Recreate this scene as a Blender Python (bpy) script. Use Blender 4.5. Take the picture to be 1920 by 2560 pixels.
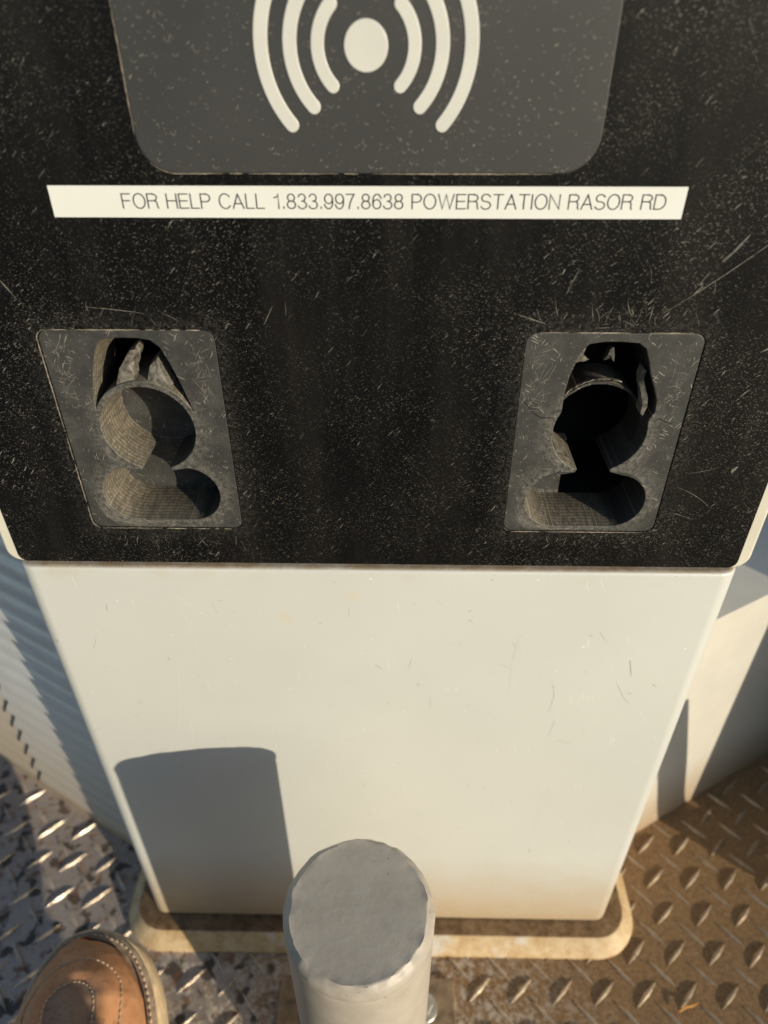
import bpy, bmesh, math, random
from mathutils import Vector, Matrix, noise
S = bpy.context.scene
C = S.collection
for o in list(bpy.data.objects): bpy.data.objects.remove(o)
R = math.radians
PI = math.pi
rnd = random.Random(7)

# ------------------------------------------------------------------ camera
CAM = Vector((0.0099, -0.2788, 0.6382))
RIGHT = Vector((0.9998, 0.0175, -0.0018)); DOWN = Vector((0.0088, -0.5903, -0.8071)); FWD = Vector((-0.0152, 0.8070, -0.5904))
cd = bpy.data.cameras.new('camera'); cam = bpy.data.objects.new('camera', cd); C.objects.link(cam)
mw = Matrix((RIGHT, -DOWN, -FWD)).transposed().to_4x4(); mw.translation = CAM
cam.matrix_world = mw
cd.sensor_width = 36; cd.sensor_fit = 'AUTO'; cd.lens = 24.975
cd.clip_start = .01; cd.clip_end = 2000
cd.dof.use_dof = True; cd.dof.focus_distance = .335; cd.dof.aperture_fstop = 7.0
S.camera = cam
def to_px(p):
    q = Vector(p) - CAM; z = q.dot(FWD)
    if z <= .01: return (-9999, -9999)
    return (960 + 1776*q.dot(RIGHT)/z, 1280 + 1776*q.dot(DOWN)/z)
def from_px(px, py, n, d):
    v = RIGHT*((px-960)/1776) + DOWN*((py-1280)/1776) + FWD
    n = Vector(n); return CAM + v*((d - n.dot(CAM))/n.dot(v))

# ------------------------------------------------------------------ light
SUN_EL = R(13); SUN_ROT = R(180-46.3)          # low sun behind the photographer's right shoulder
w = bpy.data.worlds.new('World'); S.world = w; w.use_nodes = True
nt = w.node_tree
sky = nt.nodes.new('ShaderNodeTexSky'); sky.sky_type = 'NISHITA'; sky.sun_disc = False
sky.sun_elevation = SUN_EL; sky.sun_rotation = SUN_ROT; sky.air_density = 1.0; sky.dust_density = .4; sky.ozone_density = 1.8
bg = nt.nodes['Background']; bg.inputs[1].default_value = .15
nt.links.new(sky.outputs[0], bg.inputs[0])
to_sun = Vector((math.sin(SUN_ROT)*math.cos(SUN_EL), math.cos(SUN_ROT)*math.cos(SUN_EL), math.sin(SUN_EL)))
sd = bpy.data.lights.new('sun', 'SUN'); sd.energy = 4.6; sd.angle = R(.55); sd.color = (1, .895, .71)
so = bpy.data.objects.new('sun', sd); C.objects.link(so); so.location = to_sun*20
so.rotation_euler = to_sun.to_track_quat('Z', 'Y').to_euler()
S.view_settings.view_transform = 'Standard'; S.view_settings.look = 'None'
S.view_settings.exposure = .05; S.view_settings.gamma = 1; S.view_settings.use_curve_mapping = False

# ------------------------------------------------------------------ node helpers
class NT:
    def __init__(s, name):
        s.m = bpy.data.materials.new(name); s.m.use_nodes = True; s.t = s.m.node_tree; s.b = s.t.nodes['Principled BSDF']
        s.geo = s.t.nodes.new('ShaderNodeNewGeometry'); s.pos = s.geo.outputs['Position']; s.nrm = s.geo.outputs['Normal']
    def n(s, typ, **k):
        x = s.t.nodes.new(typ)
        for a, v in k.items(): setattr(x, a, v)
        return x
    def set(s, sock, v):
        if hasattr(v, 'is_output'): s.t.links.new(v, sock)
        elif isinstance(v, (tuple, list)) and len(v) == 3 and sock.type == 'RGBA': sock.default_value = (*v, 1)
        else: sock.default_value = v
    def math(s, op, a, b=0.0, c=0.0, clamp=False):
        x = s.n('ShaderNodeMath', operation=op, use_clamp=clamp); s.set(x.inputs[0], a); s.set(x.inputs[1], b); s.set(x.inputs[2], c); return x.outputs[0]
    def vmath(s, op, a, b=(0, 0, 0)):
        x = s.n('ShaderNodeVectorMath', operation=op); s.set(x.inputs[0], a); s.set(x.inputs[1], b)
        return x.outputs['Value'] if op in ('LENGTH', 'DISTANCE', 'DOT_PRODUCT') else x.outputs[0]
    def mix(s, f, a, b):
        x = s.n('ShaderNodeMix', data_type='RGBA'); s.set(x.inputs[0], f); s.set(x.inputs[6], a); s.set(x.inputs[7], b); return x.outputs[2]
    def ramp(s, v, lo, hi, a=0.0, b=1.0, smooth=False):
        x = s.n('ShaderNodeMapRange', interpolation_type='SMOOTHSTEP' if smooth else 'LINEAR'); x.clamp = True
        s.set(x.inputs[0], v); s.set(x.inputs[1], lo); s.set(x.inputs[2], hi); s.set(x.inputs[3], a); s.set(x.inputs[4], b); return x.outputs[0]
    def noise(s, vec, scale, detail=3.0, rough=.55, col=False):
        x = s.n('ShaderNodeTexNoise'); s.set(x.inputs['Vector'], vec); x.inputs['Scale'].default_value = scale
        x.inputs['Detail'].default_value = detail; x.inputs['Roughness'].default_value = rough
        return x.outputs['Color' if col else 'Fac']
    def xyz(s, v):
        x = s.n('ShaderNodeSeparateXYZ'); s.set(x.inputs[0], v); return x.outputs
    def comb(s, a, b, c=0.0):
        x = s.n('ShaderNodeCombineXYZ'); s.set(x.inputs[0], a); s.set(x.inputs[1], b); s.set(x.inputs[2], c); return x.outputs[0]
    def mapping(s, v, rotz, sc, loc=(0, 0, 0)):
        x = s.n('ShaderNodeMapping'); s.set(x.inputs[0], v); x.inputs['Location'].default_value = loc
        r = s.n('ShaderNodeMapping'); s.set(r.inputs[0], v); r.inputs['Rotation'].default_value = (0, 0, rotz); s.t.links.new(r.outputs[0], x.inputs[0])
        x.inputs['Scale'].default_value = sc; return x.outputs[0]
    def flecks(s, v, rot, sx, sy, r, gate, loc=(0, 0, 0), curl=False):
        """thin chips and scuffs; v in metres on the plane; sx, sy cells per metre"""
        q = s.mapping(v, rot, (sx, sy, 1), loc)
        vo = s.n('ShaderNodeTexVoronoi', voronoi_dimensions='2D', feature='F1'); s.set(vo.inputs['Vector'], q); vo.inputs['Scale'].default_value = 1
        cs = s.xyz(vo.outputs['Color'])
        rr = s.math('MULTIPLY', cs[1], r)
        if curl:
            d = s.math('ABSOLUTE', s.math('SUBTRACT', vo.outputs['Distance'], s.math('ADD', rr, .08)))
            f = s.ramp(d, .05, .02)
            diff = s.xyz(s.vmath('SUBTRACT', q, vo.outputs['Position']))
            f = s.math('MULTIPLY', f, s.ramp(diff[1], .02, -.08))
        else:
            f = s.ramp(vo.outputs['Distance'], rr, s.math('MULTIPLY', rr, .5))
        return s.math('MULTIPLY', f, s.math('GREATER_THAN', cs[0], gate))
    def bump(s, h, strength, dist):
        x = s.n('ShaderNodeBump'); x.inputs['Strength'].default_value = strength; x.inputs['Distance'].default_value = dist
        s.set(x.inputs['Height'], h); s.t.links.new(x.outputs[0], s.b.inputs['Normal'])
    def out(s, col, rough=.5, metal=0.0, spec=.5):
        s.set(s.b.inputs['Base Color'], col); s.set(s.b.inputs['Roughness'], rough); s.set(s.b.inputs['Metallic'], metal)
        s.set(s.b.inputs['Specular IOR Level'], spec); return s.m
def mx(s, a, *bs):
    for b in bs: a = s.math('MAXIMUM', a, b)
    return a
M = {}
def m_black():
    s = NT('black_coating'); p = s.xyz(s.pos); v = s.comb(p[0], p[2])
    wv = s.vmath('ADD', v, s.vmath('SCALE', s.noise(v, 260, 2, col=True), (0, 0, 0)))
    sc = s.n('ShaderNodeVectorMath', operation='SCALE'); s.set(sc.inputs[0], s.noise(v, 300, 2, col=True)); sc.inputs[3].default_value = .0016
    wv = s.vmath('ADD', v, sc.outputs[0])
    dens = s.math('MULTIPLY', s.ramp(s.noise(v, 22, 4, .65), .38, .62, .15, 1), s.ramp(s.math('ABSOLUTE', s.math('ADD', p[0], .01)), .0, .13, .5, 1))
    a = s.flecks(wv, .0, 1150, 1150, .30, .5)
    b = s.flecks(wv, R(-38), 480, 1500, .30, .58)
    c = s.flecks(wv, R(-35), 190, 1250, .24, .86, (3, 1, 0))
    d = s.flecks(wv, R(20), 640, 640, .2, .60, (1, 5, 0), True)
    e = s.flecks(wv, R(-50), 70, 640, .2, .93, (9, 2, 0))
    f = mx(s, s.math('MULTIPLY', a, .32), s.math('MULTIPLY', b, .42), s.math('MULTIPLY', c, .75), s.math('MULTIPLY', d, .5), s.math('MULTIPLY', e, .8))
    f = s.math('MULTIPLY', f, s.math('MULTIPLY', dens, s.ramp(s.noise(v, 700, 1), .3, .7, .25, 1)))
    base = s.mix(s.ramp(s.noise(v, 9, 4), .35, .7), (.0030, .0030, .0032), (.0060, .0057, .0053))
    film = s.ramp(s.noise(s.mapping(v, 0, (38, 5, 1)), 1, 4, .6), .45, .75); base = s.mix(s.math('MULTIPLY', film, .65), base, (.0190, .0172, .0150))
    for hx in (-.1043, .1016):
        ex = s.math('MAXIMUM', s.math('SUBTRACT', s.math('ABSOLUTE', s.math('SUBTRACT', p[0], hx)), .0365), 0.0); ez = s.math('MAXIMUM', s.math('SUBTRACT', s.math('ABSOLUTE', s.math('SUBTRACT', p[2], .472)), .0515), 0.0)
        k = s.math('MULTIPLY', s.ramp(s.vmath('LENGTH', s.comb(ex, ez)), .011, .0), s.ramp(s.noise(v, 500, 5, .75), .44, .62)); base = s.mix(s.math('MULTIPLY', k, .34), base, (.095, .089, .078))
    col = s.mix(s.math('MULTIPLY', f, .95), base, (.52, .485, .41))
    s.bump(s.math('ADD', f, s.math('MULTIPLY', s.noise(v, 1800, 2), .25)), .35, .0003)
    return s.out(col, s.ramp(f, 0, 1, .38, .7), 0, .16)
def m_holder():
    s = NT('grey_holder_plastic'); p = s.xyz(s.pos); v = s.comb(p[0], p[2])
    sc = s.n('ShaderNodeVectorMath', operation='SCALE'); s.set(sc.inputs[0], s.noise(v, 200, 2, col=True)); sc.inputs[3].default_value = .002
    wv = s.vmath('ADD', v, sc.outputs[0])
    a = s.flecks(wv, 0, 700, 700, .25, .72); c = s.flecks(wv, R(30), 90, 900, .2, .82); d = s.flecks(wv, R(-60), 80, 800, .2, .85, (4, 4, 0)); e = s.flecks(wv, R(75), 150, 900, .2, .85, (2, 7, 0))
    # inside walls (normals off the front): scraped plastic plus painted recess shade
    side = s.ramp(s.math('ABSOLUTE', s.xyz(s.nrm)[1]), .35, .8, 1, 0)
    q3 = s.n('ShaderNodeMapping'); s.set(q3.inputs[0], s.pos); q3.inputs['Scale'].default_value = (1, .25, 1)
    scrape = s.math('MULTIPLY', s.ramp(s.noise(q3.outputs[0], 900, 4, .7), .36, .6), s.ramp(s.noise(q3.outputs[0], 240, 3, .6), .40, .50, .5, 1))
    f = mx(s, s.math('MULTIPLY', a, .5), c, d, e)
    ab = None
    for hx, hz in ((-.1036, .4762), (.1027, .4765)):
        d1 = s.math('SUBTRACT', s.vmath('DISTANCE', v, (hx, hz, 0)), .0219)
        dx = s.math('MAXIMUM', s.math('SUBTRACT', s.math('ABSOLUTE', s.math('SUBTRACT', p[0], hx)), .0130), 0.0)
        d2 = s.math('SUBTRACT', s.vmath('LENGTH', s.comb(dx, s.math('SUBTRACT', p[2], hz-.0365))), .0160)
        dm_ = s.math('MINIMUM', d1, d2); k = s.math('MULTIPLY', s.ramp(dm_, .0085, .0), s.math('GREATER_THAN', dm_, -.0009))
        ab = k if ab is None else s.math('MAXIMUM', ab, k)
    ab = s.math('MULTIPLY', ab, s.ramp(s.noise(v, 420, 4, .75), .40, .62))
    lit_side = s.ramp(s.xyz(s.nrm)[0], -.35, .1); scrape = s.math('MULTIPLY', scrape, lit_side)  # tan scraping kept to the sunlit left walls: light put into the colour
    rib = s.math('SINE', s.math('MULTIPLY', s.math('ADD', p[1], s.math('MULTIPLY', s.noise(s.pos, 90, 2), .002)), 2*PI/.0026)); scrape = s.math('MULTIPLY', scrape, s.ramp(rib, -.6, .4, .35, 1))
    worn = s.ramp(s.noise(v, 90, 5, .65), .45, .75)
    col = s.mix(worn, (.040, .0395, .0365), (.074, .072, .066))
    col = s.mix(s.math('MULTIPLY', ab, .65), col, (.20, .185, .155))
    col = s.mix(s.math('MULTIPLY', side, .75), col, (.022, .021, .020))  # inner walls coloured darker to deepen the shade in the recesses
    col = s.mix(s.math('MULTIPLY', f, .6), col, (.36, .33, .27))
    col = s.mix(s.math('MULTIPLY', side, s.math('MULTIPLY', s.math('ADD', scrape, s.math('MULTIPLY', lit_side, .35)), .62)), col, (.30, .255, .185))
    s.bump(s.math('ADD', s.math('MULTIPLY', f, .6), s.math('ADD', s.math('MULTIPLY', s.noise(v, 1500, 2), .3), s.math('MULTIPLY', s.math('MULTIPLY', scrape, side), .5))), .4, .0004)
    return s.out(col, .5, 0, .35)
def m_simple(name, col, rough=.5, metal=0.0, spec=.5, var=.15, scale=60, bump=0, bscale=800, bdist=.0004):
    s = NT(name); n = s.noise(s.pos, scale, 4)
    c2 = tuple(min(1, x*(1+var)) for x in col); c1 = tuple(x*(1-var) for x in col)
    if bump: s.bump(s.noise(s.pos, bscale, 3), bump, bdist)
    return s.out(s.mix(s.ramp(n, .3, .7), c1, c2), s.ramp(n, .3, .7, rough*.9, rough*1.1), metal, spec)
def m_white():
    s = NT('white_enamel'); p = s.xyz(s.pos); v = s.comb(p[0], p[2])
    big = s.noise(v, 7, 3)
    col = s.mix(s.ramp(big, .3, .7), (.53, .533, .495), (.575, .578, .535))
    dv = s.vmath('ADD', v, s.vmath('MULTIPLY', s.noise(v, 90, 2, col=True), (.004, .004, 0)))
    sc1 = s.flecks(dv, R(80), 22, 620, .14, .95); sc2 = s.flecks(dv, R(-50), 34, 700, .13, .95, (2, 3, 0)); sp = s.flecks(dv, 0, 160, 160, .12, .93); sp2 = s.flecks(dv, .3, 90, 220, .16, .95, (7, 1, 0))
    col = s.mix(s.math('MULTIPLY', mx(s, sc1, sp), .6), col, (.84, .82, .76))
    col = s.mix(s.math('MULTIPLY', mx(s, sc2, sp2), .5), col, (.36, .33, .25))
    # tan dust gathered at the foot and on the upward ledge
    n = s.noise(v, 40, 5, .65)
    foot = s.math('MULTIPLY', s.ramp(s.math('ADD', p[2], s.math('MULTIPLY', n, -.05)),   .085, -.008), 1.0)
    speck = s.ramp(s.noise(v, 420, 3, .7), .45, .7, .75, 1.1)
    col = s.mix(s.math('MULTIPLY', foot, speck, clamp=True), col, (.44, .31, .165))
    ledge = s.math('MULTIPLY', s.ramp(s.xyz(s.nrm)[2], .55, .9), s.ramp(s.noise(s.pos, 70, 4, .7), .25, .55, .45, 1))
    col = s.mix(ledge, col, (.27, .20, .125))
    rim = s.math('MULTIPLY', s.ramp(p[2], .385, .3975), s.ramp(s.noise(s.pos, 45, 3), .5, .7)); col = s.mix(s.math('MULTIPLY', rim, .4), col, (.5, .42, .29))
    # two faint yellow stains
    for cx, cz in ((-.012, .378), (-.05, .362)):
        d = s.vmath('DISTANCE', v, (cx, cz, 0)); col = s.mix(s.math('MULTIPLY', s.ramp(s.math('ADD', d, s.math('MULTIPLY', n, .004)), .008, .002), .35), col, (.62, .50, .28))
    # grinding marks in the top corners
    gx = s.math('ADD', s.ramp(p[0], -.10, -.15), s.ramp(p[0], .13, .2, 0, .35)); gx = s.math('MULTIPLY', gx, s.ramp(s.noise(v, 60, 3), .3, .6)); gz = s.ramp(p[2], .371, .377)
    wv = s.n('ShaderNodeTexWave', wave_type='BANDS', bands_direction='X'); s.set(wv.inputs[0], s.mapping(v, R(-35), (1, 1, 1))); wv.inputs['Scale'].default_value = 190; wv.inputs['Distortion'].default_value = 6; wv.inputs['Detail'].default_value = 3
    g = s.math('MULTIPLY', s.math('MULTIPLY', gx, gz), wv.outputs['Fac'])
    s.bump(s.math('ADD', s.math('MULTIPLY', g, .45), s.math('ADD', s.math('MULTIPLY', s.noise(v, 600, 3), .12), s.math('MULTIPLY', mx(s, sc1, sc2), .3))), .3, .0004)
    return s.out(col, .38, 0, .5)
def m_floor():
    s = NT('tread_plate_steel'); p = s.xyz(s.pos); v = s.comb(p[0], p[1])
    big = s.noise(v, 6, 4, .6); mid = s.noise(v, 45, 5, .65); fine = s.noise(v, 260, 4, .7); blot = s.noise(v, 70, 3, .5)
    # clean zinc on the left, trodden-in brown dust to the right
    dusty = s.math('ADD', s.ramp(p[0], -.30, .12, .12, .78), s.math('MULTIPLY', s.math('SUBTRACT', big, .5), .7))
    dm = s.ramp(s.math('ADD', s.math('SUBTRACT', mid, .5), dusty), .30, .62)
    zinc = s.mix(s.ramp(fine, .3, .7), (.44, .36, .30), (.62, .53, .46))
    grit = s.ramp(s.noise(v, 620, 3, .75), .35, .65); dust = s.mix(s.math('MULTIPLY', s.math('ADD', s.ramp(fine, .3, .7), grit), .5), (.115, .060, .022), (.52, .32, .15))
    pale = s.math('MULTIPLY', s.ramp(s.noise(v, 130, 4, .75), .47, .60), s.math('MULTIPLY', s.ramp(s.math('ADD', p[0], s.math('MULTIPLY', p[1], .6)), .16, .02), s.ramp(p[0], -.26, -.12)))
    col = s.mix(dm, zinc, dust)
    col = s.mix(s.math('MULTIPLY', pale, .85), col, (.66, .595, .51))
    st = s.math('MULTIPLY', s.ramp(blot, .55, .61), s.ramp(dm, .95, .3, .12, 1)); col = s.mix(s.math('MULTIPLY', st, .9), col, (.055, .045, .036))
    ru = s.math('MULTIPLY', s.ramp(s.noise(v, 95, 4, .6), .55, .66), s.ramp(dm, 1, .3)); col = s.mix(s.math('MULTIPLY', ru, .8), col, (.22, .095, .028))
    crest = s.ramp(p[2], .0003, .0009)                       # worn lug tops, colour brightened to carry sun glints
    col = s.mix(s.math('MULTIPLY', crest, s.ramp(fine, .3, .6, .35, .75)), col, (.74, .64, .50))
    met = s.math('MULTIPLY', s.ramp(mx(s, dm, st, ru, pale), .2, .7, .50, .0), 1.0)
    s.bump(s.math('ADD', s.math('MULTIPLY', fine, .6), s.math('MULTIPLY', s.noise(v, 900, 3, .7), .5)), .7, .0010)
    s.b.inputs['Diffuse Roughness'].default_value = 1
    return s.out(col, s.math('SUBTRACT', s.ramp(dm, 0, 1, .32, .62), s.math('MULTIPLY', crest, .24)), s.math('MAXIMUM', met, s.math('MULTIPLY', crest, .6)), .45)
def m_flange():
    s = NT('dusty_base_flange'); p = s.xyz(s.pos); n = s.noise(s.pos, 110, 5, .7); nb = s.noise(s.pos, 28, 3)
    up = s.ramp(s.xyz(s.nrm)[2], .9, .97)
    side = s.mix(s.ramp(n, .35, .65), (.46, .30, .145), (.62, .48, .29))
    side = s.mix(s.ramp(nb, .62, .72), side, (.60, .58, .54))
    top = s.mix(s.ramp(n, .35, .65), (.10, .055, .022), (.26, .165, .085))
    s.bump(n, .3, .0005)
    return s.out(s.mix(up, side, top), .55, 0, .4)
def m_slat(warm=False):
    s = NT('louvre_paint' if not warm else 'gold_lit_louvre_paint'); p = s.xyz(s.pos); n = s.noise(s.pos, 40, 4)
    col = s.mix(s.ramp(n, .3, .7), *(((.56, .55, .53), (.63, .62, .60)) if not warm else ((.56, .47, .36), (.66, .57, .46))))  # warm copy: gold sunlight on the panel left of the seam, put into colour
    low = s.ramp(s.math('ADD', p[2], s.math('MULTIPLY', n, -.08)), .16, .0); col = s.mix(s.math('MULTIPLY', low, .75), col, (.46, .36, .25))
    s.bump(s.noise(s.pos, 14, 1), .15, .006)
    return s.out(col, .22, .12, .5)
def m_cab():
    s = NT('cabinet_paint'); p = s.xyz(s.pos); n = s.noise(s.pos, 40, 5, .65); v = s.comb(p[0], p[1], p[2])
    col = s.mix(s.ramp(n, .3, .7), (.55, .52, .46), (.60, .57, .50))
    foot = s.ramp(s.math('ADD', p[2], s.math('MULTIPLY', n, -.05)), .06, -.02); col = s.mix(s.math('MULTIPLY', foot, .85), col, (.36, .25, .14))
    s.bump(s.noise(s.pos, 300, 3), .1, .0005)
    return s.out(col, .42)
def m_bollard():
    s = NT('bollard_paint'); n = s.noise(s.pos, 60, 5, .6); f = s.noise(s.pos, 260, 4, .7)
    col = s.mix(s.ramp(n, .35, .65), (.39, .345, .285), (.45, .40, .335))
    up = s.ramp(s.xyz(s.nrm)[2], .8, .97)
    col = s.mix(s.math('MULTIPLY', up, s.ramp(f, .42, .7, .0, .6)), col, (.44, .425, .39))
    rimd = s.vmath('DISTANCE', s.comb(s.xyz(s.pos)[0], s.xyz(s.pos)[1]), (-.0063, -.11, 0)); chip = s.ramp(s.math('ADD', s.noise(s.pos, 230, 4, .75), s.math('MULTIPLY', s.ramp(rimd, .030, .036), s.ramp(s.xyz(s.pos)[2], .258, .264, 0, .05))), .685, .71); col = s.mix(s.math('MULTIPLY', chip, .8), col, (.07, .06, .06))
    s.bump(s.math('ADD', s.math('MULTIPLY', s.noise(s.pos, 90, 3), .35), s.math('MULTIPLY', f, .6)), .35, .0009)
    return s.out(col, s.ramp(s.xyz(s.nrm)[2], .8, .97, .46, .6), 0, .4)
def m_leather(name, a, b):
    s = NT(name); n = s.noise(s.pos, 55, 5, .65); g = s.noise(s.pos, 900, 3, .6)
    cr = s.n('ShaderNodeTexVoronoi', feature='DISTANCE_TO_EDGE'); s.set(cr.inputs['Vector'], s.pos); cr.inputs['Scale'].default_value = 700
    s.bump(s.math('ADD', s.math('MULTIPLY', g, .6), cr.outputs['Distance']), .35, .0005)
    col = s.mix(s.ramp(n, .32, .68), a, b)
    col = s.mix(s.math('MULTIPLY', s.ramp(s.noise(s.pos, 190, 5, .75), .52, .70), .6), col, tuple(x*.42 for x in a))
    return s.out(col, .55, 0, .3)
def m_ground():
    s = NT('desert_sand'); n = s.noise(s.pos, 3, 6, .6)
    s.bump(n, .5, .05); return s.out(s.mix(n, (.15, .125, .10), (.22, .185, .15)), .9, 0, .2)
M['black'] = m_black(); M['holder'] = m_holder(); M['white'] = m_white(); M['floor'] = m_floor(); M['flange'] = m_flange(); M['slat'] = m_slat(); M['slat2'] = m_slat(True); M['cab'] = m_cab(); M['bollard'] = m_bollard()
M['ground'] = m_ground()
M['leather'] = m_leather('tan_leather', (.46, .21, .095), (.60, .31, .16)); M['leather2'] = m_leather('grey_brown_leather', (.25, .145, .09), (.37, .225, .14))
M['sole'] = m_simple('crepe_sole', (.66, .50, .31), .6, var=.2, scale=150, bump=.4, bscale=500); M['welt'] = m_simple('dark_welt', (.27, .20, .14), .6, var=.4, scale=200)
M['thread'] = m_simple('cream_thread', (.56, .43, .29), .7); M['jean'] = m_simple('dark_denim', (.035, .045, .075), .85, bump=.5, bscale=1500)
M['rim'] = m_simple('cream_housing_edge', (.62, .585, .48), .4, var=.05, scale=30)
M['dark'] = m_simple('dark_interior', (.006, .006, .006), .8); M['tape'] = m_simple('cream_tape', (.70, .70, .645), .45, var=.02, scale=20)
M['ink'] = m_simple('black_ink', (.02, .02, .025), .5); M['icon'] = m_simple('cream_print', (.58, .57, .515), .4, var=.03)
M['dust'] = m_simple('pale_dust', (.23, .195, .145), .9, var=.6, scale=400); M['scuff'] = m_simple('scuffed_plastic', (.12, .11, .09), .7, var=.8, scale=420)
M['scuff2'] = m_simple('scuffed_holder', (.20, .185, .155), .7, var=.7, scale=420)
M['wlight'] = m_simple('bright_scratch', (.62, .62, .585), .5, var=.12, scale=300); M['wdark'] = m_simple('dull_scratch', (.40, .39, .335), .6, var=.25, scale=300)
M['torn'] = m_simple('torn_plastic', (.135, .12, .095), .6, var=.7, scale=420, bump=.4, bscale=450, bdist=.001)
M['rubber'] = m_simple('black_rubber', (.015, .015, .016), .6); M['zinc'] = m_simple('zinc_bolt', (.45, .42, .37), .4, .7, var=.2, scale=120); M['steel'] = m_simple('shade_block_paint', (.05, .052, .056), .5)
M['straw'] = m_simple('dry_straw', (.5, .24, .06), .8); M['plate'] = m_simple('rusty_base_plate', (.25, .175, .105), .6, .1, var=.45, scale=110, bump=.4, bscale=400)
def m_reader():
    s = NT('grey_reader_plastic'); p = s.xyz(s.pos); v = s.comb(p[0], p[2])
    sc = s.n('ShaderNodeVectorMath', operation='SCALE'); s.set(sc.inputs[0], s.noise(v, 300, 2, col=True)); sc.inputs[3].default_value = .0016
    wv = s.vmath('ADD', v, sc.outputs[0])
    f = mx(s, s.math('MULTIPLY', s.flecks(wv, 0, 620, 620, .22, .84), .7), s.flecks(wv, R(-38), 260, 1100, .22, .84), s.math('MULTIPLY', s.flecks(wv, R(20), 300, 300, .2, .84, (1, 5, 0), True), .6))
    col = s.mix(s.ramp(s.noise(v, 12, 4), .3, .7), (.036, .0355, .034), (.049, .048, .0455))
    s.bump(s.math('ADD', f, s.math('MULTIPLY', s.noise(v, 1500, 2), .2)), .25, .0003)
    return s.out(s.mix(s.math('MULTIPLY', f, .5), col, (.36, .32, .24)), .48, 0, .4)
M['reader'] = m_reader()

# ------------------------------------------------------------------ object helpers
def mesh(name, V, F, mat, parent=None, smooth=35, mats=None, fm=None):
    me = bpy.data.meshes.new(name); me.from_pydata([tuple(v) for v in V], [], F)
    bm = bmesh.new(); bm.from_mesh(me); bmesh.ops.recalc_face_normals(bm, faces=bm.faces); bm.to_mesh(me); bm.free()
    return link(name, me, mat, parent, smooth, mats, fm)
def link(name, me, mat, parent=None, smooth=35, mats=None, fm=None):
    me.materials.clear()
    for k in (mats or [mat]): me.materials.append(M[k])
    if fm: me.polygons.foreach_set('material_index', fm)
    if smooth:
        me.polygons.foreach_set('use_smooth', [True]*len(me.polygons)); me.set_sharp_from_angle(angle=R(smooth))
    o = bpy.data.objects.new(name, me); C.objects.link(o)
    if parent: attach(o, parent)
    return o
def attach(o, parent):
    o.parent = parent
    if parent.parent is None: o.matrix_parent_inverse = Matrix.Translation(-parent.location)   # parts are modelled in world space
def thing(name, label, cat, loc, group=None):
    o = bpy.data.objects.new(name, None); C.objects.link(o); o.location = loc; o.empty_display_size = .05
    o['label'] = label; o['category'] = cat
    if group: o['group'] = group
    return o
def tag(o, label, cat, group=None):
    o['label'] = label; o['category'] = cat
    if group: o['group'] = group
    return o
def rrect(x0, x1, y0, y1, r, n=8):
    P = []
    for cx, cy, a in ((x1-r, y1-r, 0), (x0+r, y1-r, 90), (x0+r, y0+r, 180), (x1-r, y0+r, 270)):
        for i in range(n+1):
            t = R(a+90*i/n); P.append((cx+r*math.cos(t), cy+r*math.sin(t)))
    return P
def plate(name, outer, holes, y0, y1, mat, parent=None, bevel=0.0, smooth=35):
    """flat part cut from a sheet: outline in x,z with holes; front at y0, back at y1"""
    cu = bpy.data.curves.new(name, 'CURVE'); cu.dimensions = '2D'; cu.fill_mode = 'BOTH'
    th = (y1-y0)/2; cu.extrude = th-bevel; cu.bevel_depth = bevel; cu.bevel_resolution = 2
    for P in [outer]+holes:
        sp = cu.splines.new('POLY'); sp.points.add(len(P)-1); sp.use_cyclic_u = True
        for k, q in enumerate(P): sp.points[k].co = (q[0], q[1], 0, 1)
    tmp = bpy.data.objects.new('tmp', cu); C.objects.link(tmp)
    dg = bpy.context.evaluated_depsgraph_get(); me = bpy.data.meshes.new_from_object(tmp.evaluated_get(dg))
    bpy.data.objects.remove(tmp); bpy.data.curves.remove(cu)
    yc = (y0+y1)/2
    for v in me.vertices: v.co = (v.co.x, yc-v.co.z, v.co.y)
    me.name = name
    return link(name, me, mat, parent, smooth)
def loft(rings, cap0=True, cap1=True, closed=True):
    n = len(rings[0]); V = [p for r in rings for p in r]; F = []
    for k in range(len(rings)-1):
        for i in range(n if closed else n-1):
            j = (i+1) % n; F.append((k*n+i, k*n+j, (k+1)*n+j, (k+1)*n+i))
    if cap0: F.append(tuple(reversed(range(n))))
    if cap1: F.append(tuple(range((len(rings)-1)*n, len(rings)*n)))
    return V, F
def boxl(x0, x1, y0, y1, prof, r, n=8):
    """lofted plan outline; prof = [(inset, z)]"""
    return loft([[(x, y, z) for x, y in rrect(x0+i, x1-i, y0+i, y1-i, max(r-i, .0004), n)] for i, z in prof])
def tube(path, rad, n=8, cap=True):
    rings = []; up = Vector((0, 0, 1))
    path = [Vector(p) for p in path]
    for k, p in enumerate(path):
        d = (path[min(k+1, len(path)-1)]-path[max(k-1, 0)]).normalized()
        a = d.cross(up); a = a.normalized() if a.length > 1e-3 else Vector((1, 0, 0)); b = a.cross(d)
        rr = rad[k] if isinstance(rad, (list, tuple)) else rad
        rings.append([p+a*rr*math.cos(2*PI*i/n)+b*rr*math.sin(2*PI*i/n) for i in range(n)])
    return loft(rings, cap, cap)
def join(parts):
    V = []; F = []
    for v, f in parts:
        o = len(V); V += list(v); F += [tuple(i+o for i in q) for q in f]
    return V, F
def smooth_path(P, n=10):
    P = [Vector(p) for p in P]; out = []
    for i in range(len(P)-1):
        a, b, c, d = P[max(i-1, 0)], P[i], P[i+1], P[min(i+2, len(P)-1)]
        for k in range(n):
            t = k/n; out.append(.5*((2*b)+(c-a)*t+(2*a-5*b+4*c-d)*t*t+(3*b-a-3*c+d)*t**3))
    return out+[P[-1]]
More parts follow.
